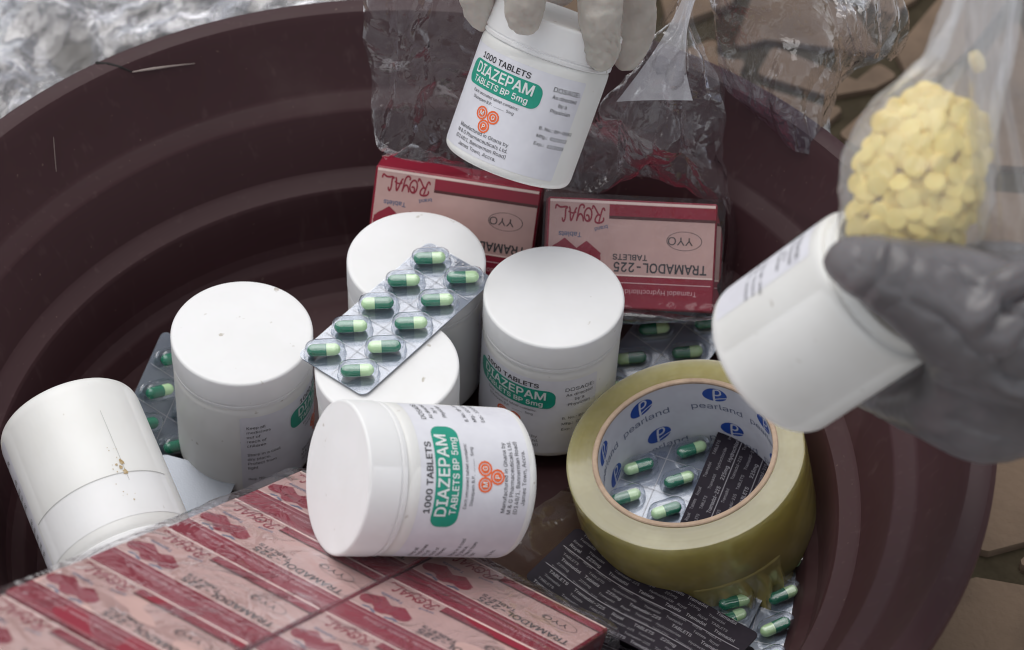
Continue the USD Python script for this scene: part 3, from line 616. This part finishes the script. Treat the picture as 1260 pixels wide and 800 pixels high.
part('left_film', sheet([[(-0.062159, 0.10946, 0.18279), (-0.045397, 0.10946, 0.18279), (-0.02819, 0.1173, 0.17644), (-0.010667, 0.12514, 0.17008)], [(-0.064195, 0.090367, 0.158), (-0.045397, 0.086551, 0.16128), (-0.027486, 0.094183, 0.15473), (0.0035714, 0.10563, 0.1449)],
      [(-0.063429, 0.07877, 0.14025), (-0.04581, 0.076202, 0.13784), (-0.024889, 0.086264, 0.13357), (0.0071746, 0.093757, 0.12689)], [(-0.062724, 0.064642, 0.12699), (-0.046016, 0.064455, 0.11995), (-0.021524, 0.078067, 0.11216), (0.0072063, 0.079118, 0.10628)], [(-0.058114, 0.07153, 0.10602), (-0.03946, 0.069699, 0.1043), (-0.014413, 0.071763, 0.099377), (0.010857, 0.071703, 0.092462)]], 170, 170, .0110, 44, 12, folds=3, fold_dir=1), 'film_crumpled', bag, smooth=18)
part('right_film', sheet([[(0.073359, 0.10162, 0.18915), (0.075778, 0.0977, 0.19232), (0.079911, 0.0977, 0.19232), (0.08374, 0.10162, 0.18915)], [(0.059365, 0.087823, 0.16247), (0.067476, 0.080179, 0.16901), (0.076127, 0.080179, 0.16901), (0.085556, 0.087823, 0.16247)],
      [(0.040524, 0.076202, 0.13784), (0.055873, 0.068731, 0.14454), (0.073, 0.064996, 0.14789), (0.089857, 0.076202, 0.13784)], [(0.024889, 0.068121, 0.11653), (0.049333, 0.059505, 0.12216), (0.073333, 0.053458, 0.1302), (0.093511, 0.068121, 0.11653)], [(0.015, 0.05981, 0.10187), (0.042667, 0.05568, 0.10485), (0.071111, 0.055161, 0.10436), (0.096786, 0.057207, 0.099426)]], 190, 190, .0130, 42, 21, folds=4, fold_dir=1), 'film_crumpled', bag, smooth=18)
part('back_film', sheet([[(0.075429, 0.10946, 0.18279), (0.081048, 0.1173, 0.17644), (0.085629, 0.1173, 0.17644)], [(0.053333, 0.096631, 0.14331), (0.071746, 0.1016, 0.13426), (0.088889, 0.096631, 0.14331)], [(0.021905, 0.083462, 0.089786), (0.058413, 0.082131, 0.088536), (0.097841, 0.0808, 0.087287)]], 130, 130, .009, 36, 33, folds=3, fold_dir=1), 'film_clear', bag, smooth=18)
part('folded_flap', sheet([[(0.075568, 0.094096, 0.19305), (0.077973, 0.094096, 0.19305), (0.081064, 0.094096, 0.19305)], [(0.061311, 0.076358, 0.17228), (0.068825, 0.075091, 0.17246), (0.075089, 0.076358, 0.17228)], [(0.04241, 0.066263, 0.14908), (0.058825, 0.06227, 0.15219), (0.078347, 0.063766, 0.15085)]], 50, 50, .0045, 30, 41), 'film_flap', bag, smooth=18)
rimf = thing('plastic_film', 'loose clear plastic film hanging over the basin rim at the upper right, its tip inside', 'plastic film')
part('film', sheet([[(0.076819, 0.11987, 0.17885), (0.10381, 0.10414, 0.19151), (0.1327, 0.11201, 0.18518), (0.15822, 0.12514, 0.17008), (0.1719, 0.13555, 0.15242)], [(0.08566, 0.10832, 0.16114), (0.10825, 0.096733, 0.17084), (0.13681, 0.1006, 0.16761), (0.16, 0.11348, 0.15913), (0.17444, 0.12368, 0.14127)],
      [(0.088889, 0.096631, 0.14331), (0.10875, 0.086531, 0.1544), (0.12921, 0.084005, 0.15889), (0.14933, 0.099223, 0.14574), (0.16467, 0.11312, 0.13136)], [(0.093571, 0.090011, 0.13023), (0.10924, 0.076202, 0.13784), (0.12397, 0.070004, 0.14574), (0.13743, 0.080055, 0.14146), (0.14887, 0.09768, 0.13057)], [(0.10331, 0.085912, 0.11952), (0.11556, 0.072786, 0.12091), (0.12686, 0.060789, 0.12337), (0.13567, 0.058734, 0.12144), (0.1408, 0.069157, 0.11751)]], 150, 150, .0080, 36, 52, folds=3, fold_dir=1), 'film_blue', rimf, smooth=18)
part('film', sheet([[(0.1327, 0.10946, 0.18279), (0.15016, 0.10946, 0.18279), (0.16562, 0.11473, 0.17402)], [(0.13841, 0.089008, 0.1773), (0.15225, 0.089008, 0.1773), (0.16844, 0.1006, 0.16076)], [(0.14387, 0.084514, 0.15936), (0.15365, 0.083496, 0.15841), (0.16427, 0.1013, 0.14769)]], 60, 60, .009, 38, 57, folds=5, fold_dir=1), 'film_crumpled', rimf, smooth=18)
heap = thing('plastic_sheeting', 'heap of crumpled clear plastic sheeting on the ground behind the basin, upper left', 'plastic sheeting')
for k, (sd, am, sc, zz) in enumerate(((61, .022, 17, .040), (67, .024, 24, .062), (71, .018, 34, .078))):
    gx = np.linspace(-.36, -.045 + .02 * k, 8); gy = np.linspace(0, 1, 6)
    net = []
    for q in gy:
        row = []
        for x in gx:
            dx = x - BC[0]; yin = BC[1] + math.sqrt(max(.236 ** 2 - dx * dx, 0)) if abs(dx) < .236 else BC[1]
            yin = max(yin, BC[1] + .055) + .012
            if abs(dx) > .20: yin = BC[1] + .10
            y = yin + q * (.42 - yin)
            row.append((x, y, zz * (.55 + .45 * math.sin(2.2 * q + x * 9)) + .012))
        net.append(row)
    part('crumpled_sheet', sheet(net, 170, 220, am, sc, sd), 'film_heap' if k else 'film_heapbase', heap, smooth=20)
part_floor = single('plastic_film', sheet([[(-0.02562, -0.067031, 0.03), (-0.0034215, -0.075083, 0.04), (0.021006, -0.049102, 0.03), (0.02673, -0.02865, 0.022)], [(-0.010292, -0.085769, 0.026), (0.010224, -0.087703, 0.034), (0.029428, -0.067031, 0.03), (0.035339, -0.042492, 0.022)], [(0.0034172, -0.09835, 0.02), (0.020519, -0.092846, 0.024), (0.036106, -0.08421, 0.024), (0.045284, -0.067897, 0.02)]], 60, 60, .005, 45, 77),
       'film_brown', 'brownish clear film crumpled on the basin floor between the lying jar and tape roll', 'plastic film', smooth=True)

# ------------------------------------------------------------------ bag of yellow tablets coming out of the open jar
cl = [((1092, 338), .866, 15, 12), ((1103, 300), .864, 21.5, 17), ((1118, 262), .862, 25.5, 20), ((1131, 218), .862, 26.8, 21), ((1147, 172), .862, 24.5, 19), ((1166, 128), .862, 18.5, 14), ((1186, 85), .860, 13.2, 8), ((1203, 35), .858, 11.5, 6), ((1220, -40), .855, 10.5, 5)]
CLP = [(0.12701, -0.14776, 0.26225), (0.12974, -0.14156, 0.27081), (0.13354, -0.13539, 0.27935), (0.1371, -0.12662, 0.28759), (0.14148, -0.11744, 0.29621), (0.14668, -0.10866, 0.30445), (0.1518, -0.1016, 0.31382), (0.15607, -0.093187, 0.32447), (0.16014, -0.080654, 0.34035)]
CLP = np.array(CLP); tq = np.linspace(0, len(cl) - 1, 60)
cs = CubicSpline(np.arange(len(cl)), CLP)(tq); ra = np.interp(tq, np.arange(len(cl)), [c[2] for c in cl]) / 1000; rb = np.interp(tq, np.arange(len(cl)), [c[3] for c in cl]) / 1000
tang = np.gradient(cs, axis=0); tang /= np.linalg.norm(tang, axis=1, keepdims=True)
TB = BACK - tang * (tang @ BACK)[:, None]; TB /= np.linalg.norm(TB, axis=1, keepdims=True); TS = np.cross(tang, TB)
na = 72; aa = np.linspace(0, 2 * np.pi, na + 1)
fold_amt = np.clip((tq - 3.6) / 2.5, 0, 1)
Pb = np.zeros((len(tq), na + 1, 3))
for i in range(len(tq)):
    wob = 1 + .030 * np.sin(3 * aa + tq[i]) + fold_amt[i] * (.20 * np.sin(7 * aa + .5 * tq[i]) + .10 * np.sin(13 * aa + 1 - .4 * tq[i]))
    Pb[i] = cs[i] + (TS[i] * (ra[i] * np.cos(aa) * wob)[:, None] + TB[i] * (rb[i] * np.sin(aa) * wob)[:, None])
bagm = grid(Pb); vv = bagm.vertices.copy(); nn = bagm.vertex_normals
vv += nn * ((ridged(vv * 45, 5) - .6) * .0022)[:, None]
cap0 = len(vv); vv = np.vstack([vv, cs[0] - tang[0] * .006]); capf = [(cap0, j + 1, j) for j in range(na)]
tb = thing('tablet_bag', 'clear bag bulging with yellow tablets being drawn out of the open jar', 'plastic bag')
part('bag_film', tm(vv, np.vstack([bagm.faces, capf])), 'film_milky', tb, smooth=True)
part('loose_film', sheet([[(0.15183, -0.090474, 0.34485), (0.15904, -0.092826, 0.34676), (0.17054, -0.086553, 0.34167), (0.18838, -0.078713, 0.33532)], [(0.15022, -0.10807, 0.32832), (0.15749, -0.11342, 0.33291), (0.16954, -0.10807, 0.32832), (0.18729, -0.10044, 0.32177)], [(0.15273, -0.12196, 0.30842), (0.15947, -0.12938, 0.31517), (0.17034, -0.12567, 0.3118), (0.18729, -0.11825, 0.30505)],
      [(0.15797, -0.13606, 0.28833), (0.16198, -0.14544, 0.29735), (0.17115, -0.14327, 0.29527), (0.18729, -0.13606, 0.28833)], [(0.16009, -0.14996, 0.26567), (0.1646, -0.15835, 0.27425), (0.1727, -0.15835, 0.27425), (0.18838, -0.15136, 0.2671)]], 110, 90, .008, 28, 83, folds=3, fold_dir=1), 'film_milky2', tb, smooth=True)
tp = [(0, -.0017), (.0029, -.0017)] + rounded((.0031, -.0017), (.0038, -.0016), (.0039, -.0010), n=3) + [(.0039, .0010)] + rounded((.0039, .0010), (.0038, .0016), (.0031, .0017), n=3) + [(0, .0018)]
tmesh = lathe(tp, 20)
score = trimesh.creation.box(extents=(.0060, .00025, .0001)).apply_translation((0, 0, .00182))
tg = np.random.default_rng(21); spots = []
tries = 0
while len(spots) < 275 and tries < 60000:
    tries += 1
    i = tg.integers(0, int(60 * 5.15 / 8)); a_ = tg.uniform(0, 2 * np.pi); rr = (tg.uniform(0, 1) ** .35) * .90
    if i < 6: rr *= .8
    sh_ = max(0, 1 - .0042 / ra[i]); sv_ = max(0, 1 - .0042 / rb[i])
    p = cs[i] + TS[i] * ra[i] * sh_ * rr * math.cos(a_) + TB[i] * rb[i] * sv_ * rr * math.sin(a_)
    if np.dot(p - cs[i], BACK) < -.006: continue
    if all(np.sum((p - q) ** 2) > .0046 ** 2 for q, _ in spots): spots.append((p, norm(norm(tg.normal(0, 1, 3)) + 1.9 * norm(p - cs[i] + BACK * .018))))
spots.append((np.array((0.15871, -0.089175, 0.30629)), norm(BACK + [1.0, .5, 0])))
first = None
for p, n in spots:
    m = plane_frame(p, tg.normal(0, 1, 3), n)
    if first is None:
        first = thing('tablet', 'small round pale yellow tablet among many in the clear bag', 'tablet', m, 'yellow tablets in the clear bag')
        part('tablet_body', tmesh, 'tablet_yellow', first, smooth=40)
    else: copy(first, m)
last = stage.GetPrimAtPath('/World/tablet_%03d' % (len(spots) - 1))
last.SetCustomDataByKey('label', 'single yellow tablet caught high in the neck of the clear bag')

# ------------------------------------------------------------------ gloved hands
def hand(chains, name, material, label, seed, wr=.0009, scale=70, creases=()):
    parts_ = []
    for ch in chains:
        bl_ = []
        for p, r in ch:
            s = m3.Manifold.sphere(r, 24).translate(tuple(map(float, p))); bl_.append(s)
        for a, b in zip(bl_, bl_[1:]): parts_.append(m3.Manifold.batch_hull([a, b]))
    q = m3.Manifold.batch_boolean(parts_, m3.OpType.Add).refine_to_length(.0020).to_mesh()
    m = trimesh.Trimesh(q.vert_properties[:, :3], q.tri_verts, process=True)
    trimesh.smoothing.filter_taubin(m, .5, -.52, 26)
    v = np.array(m.vertices); n = np.array(m.vertex_normals)
    w = meshkit.noise(v * 40, seed + 3)[:, None] * 1.5
    d = (ridged(v * scale + w, seed) - .65) * wr * 2 + (meshkit.fbm(v * 30, 3, seed + 9) - .5) * wr * 2
    for c, dr, rad, amp, fq in creases:        # bunched glove folds round a joint: ridges across the direction dr
        q = v - np.asarray(c); t = q @ norm(dr) + .0016 * (meshkit.noise(v * 160, seed + 30) - .5) * 3
        wv = np.abs(np.sin(t * fq * np.pi)); d = d + amp * (.5 - np.sqrt(wv)) * -1 * np.exp(-(np.linalg.norm(q, axis=1) / rad) ** 2)
    m = tm(v + n * d[:, None], m.faces)
    return single(name, m, material, label, 'gloved hand', smooth=True)
mm_ = .001
palm = [(np.array((-0.0087079, 0.09371, 0.22973)), .0125), (np.array((0.008254, 0.085282, 0.24239)), .0135), (np.array((0.030521, 0.089312, 0.23932)), .0135), (np.array((0.0472, 0.098099, 0.22425)), .0125)]
wrist = (np.array((0.025714, 0.16876, 0.26591)), .026)
top = [[palm[0], palm[1]], [palm[1], palm[2]], [palm[2], palm[3]]] + [[p, wrist] for p in palm] + [[wrist, (np.array((0.036825, 0.31489, 0.29339)), .034)]]
top += [[palm[1], (np.array((0.0065651, 0.060106, 0.22698)), .0098), (np.array((0.0052825, 0.053994, 0.21301)), .0086), (np.array((0.0049667, 0.05077, 0.20587)), .0076)],
        [palm[2], (np.array((0.035165, 0.068756, 0.22002)), .0098), (np.array((0.036737, 0.058436, 0.20072)), .0090), (np.array((0.037352, 0.054059, 0.18564)), .0080)],
        [palm[3], (np.array((0.05309, 0.085027, 0.19826)), .0088), (np.array((0.052996, 0.079356, 0.17647)), .0080), (np.array((0.048533, 0.077412, 0.16367)), .0070)],
        [palm[0], (np.array((-0.0142, 0.085716, 0.20851)), .0092), (np.array((-0.014307, 0.080842, 0.19295)), .0080), (np.array((-0.012343, 0.078784, 0.18142)), .0055)],
        [wrist, (np.array((0.021429, 0.1603, 0.19624)), .0125), (np.array((0.020806, 0.14083, 0.17109)), .0100), (np.array((0.020696, 0.12308, 0.16265)), .0085)]]
hand(top, 'gloved_hand', 'latex', 'off-white latex gloved hand gripping the lid of the tilted jar from above', 4, creases=[((0.0049286, 0.044126, 0.2106), UP + [.3, 0, 0], .012, .0012, 260), ((0.037, 0.048389, 0.19403), UP + [.5, 0, 0], .014, .0012, 240), ((0.036317, 0.052791, 0.21188), UP, .012, .0010, 230), ((-0.013524, 0.074625, 0.19809), UP, .012, .0009, 240)])
P_ = lambda *a: (np.array(a[0]), a[1])
imcp, mmcp, rmcp, lmcp = (np.array((0.16343, -0.14083, 0.24955)), .0165), (np.array((0.16536, -0.14137, 0.22847)), .0155), (np.array((0.16195, -0.15172, 0.21874)), .0150), (np.array((0.15448, -0.16567, 0.21524)), .0165)
wr2 = (np.array((0.19333, -0.16248, 0.24294)), .032)
right = [[imcp, mmcp], [mmcp, rmcp], [rmcp, lmcp], [imcp, wr2], [mmcp, wr2], [rmcp, wr2], [lmcp, wr2], [(np.array((0.1638, -0.17209, 0.21745)), .0175), wr2], [(np.array((0.1638, -0.17209, 0.21745)), .0175), lmcp],
         [wr2, (np.array((0.24298, -0.17026, 0.24935)), .036)],
         [(np.array((0.1112, -0.16141, 0.28235)), .0098), (np.array((0.11918, -0.16636, 0.28319)), .0122), (np.array((0.13153, -0.17035, 0.28081)), .0152), (np.array((0.15022, -0.17163, 0.26864)), .0200), wr2],
         [(np.array((0.15022, -0.17163, 0.26864)), .0200), imcp], [(np.array((0.15022, -0.17163, 0.26864)), .0200), rmcp],
         [imcp, (np.array((0.15352, -0.11314, 0.20696)), .0095), (np.array((0.13794, -0.095944, 0.18881)), .0085), (np.array((0.12365, -0.098285, 0.19347)), .0075)],
         [mmcp, (np.array((0.1507, -0.11605, 0.19051)), .0095), (np.array((0.13437, -0.10003, 0.17537)), .0085), (np.array((0.11672, -0.10147, 0.18363)), .0075)],
         [rmcp, (np.array((0.14604, -0.1281, 0.18606)), .0090), (np.array((0.13257, -0.10806, 0.17058)), .0082), (np.array((0.11672, -0.1092, 0.17636)), .0072)],
         [lmcp, (np.array((0.14077, -0.14451, 0.19122)), .0085), (np.array((0.13298, -0.11894, 0.17134)), .0075), (np.array((0.12127, -0.11517, 0.17076)), .0068)]]
right += [[(np.array((0.14829, -0.18843, 0.27989)), .0032), (np.array((0.15439, -0.18148, 0.28778)), .0044), (np.array((0.16661, -0.17369, 0.2903)), .0038)],
          [(np.array((0.15576, -0.19255, 0.27121)), .0030), (np.array((0.16011, -0.18664, 0.27951)), .0042), (np.array((0.17143, -0.1789, 0.28129)), .0036)],
          [(np.array((0.14965, -0.18571, 0.2598)), .0026), (np.array((0.16175, -0.19183, 0.25543)), .0040), (np.array((0.17607, -0.19616, 0.25548)), .0034)],
          [(np.array((0.12103, -0.16685, 0.29535)), .0024), (np.array((0.11726, -0.17493, 0.29119)), .0032), (np.array((0.1217, -0.17959, 0.28202)), .0024)]]
hand(right, 'gloved_hand', 'latex_grey', 'grey latex gloved hand at the right edge holding the open jar, thumb on top', 9, wr=.0005, scale=38, creases=[((0.11881, -0.17374, 0.28998), np.array([1, 0, 0]) - .5 * UP, .014, .0018, 120), ((0.16037, -0.17754, 0.27681), np.array([.7, 0, 0]) + UP, .030, .0045, 60), ((0.14302, -0.17901, 0.25485), np.array([.8, 0, 0]) - .6 * UP, .022, .0012, 90), ((0.15562, -0.19016, 0.23066), np.array([.3, 0, 0]) + UP, .026, .0022, 60)])
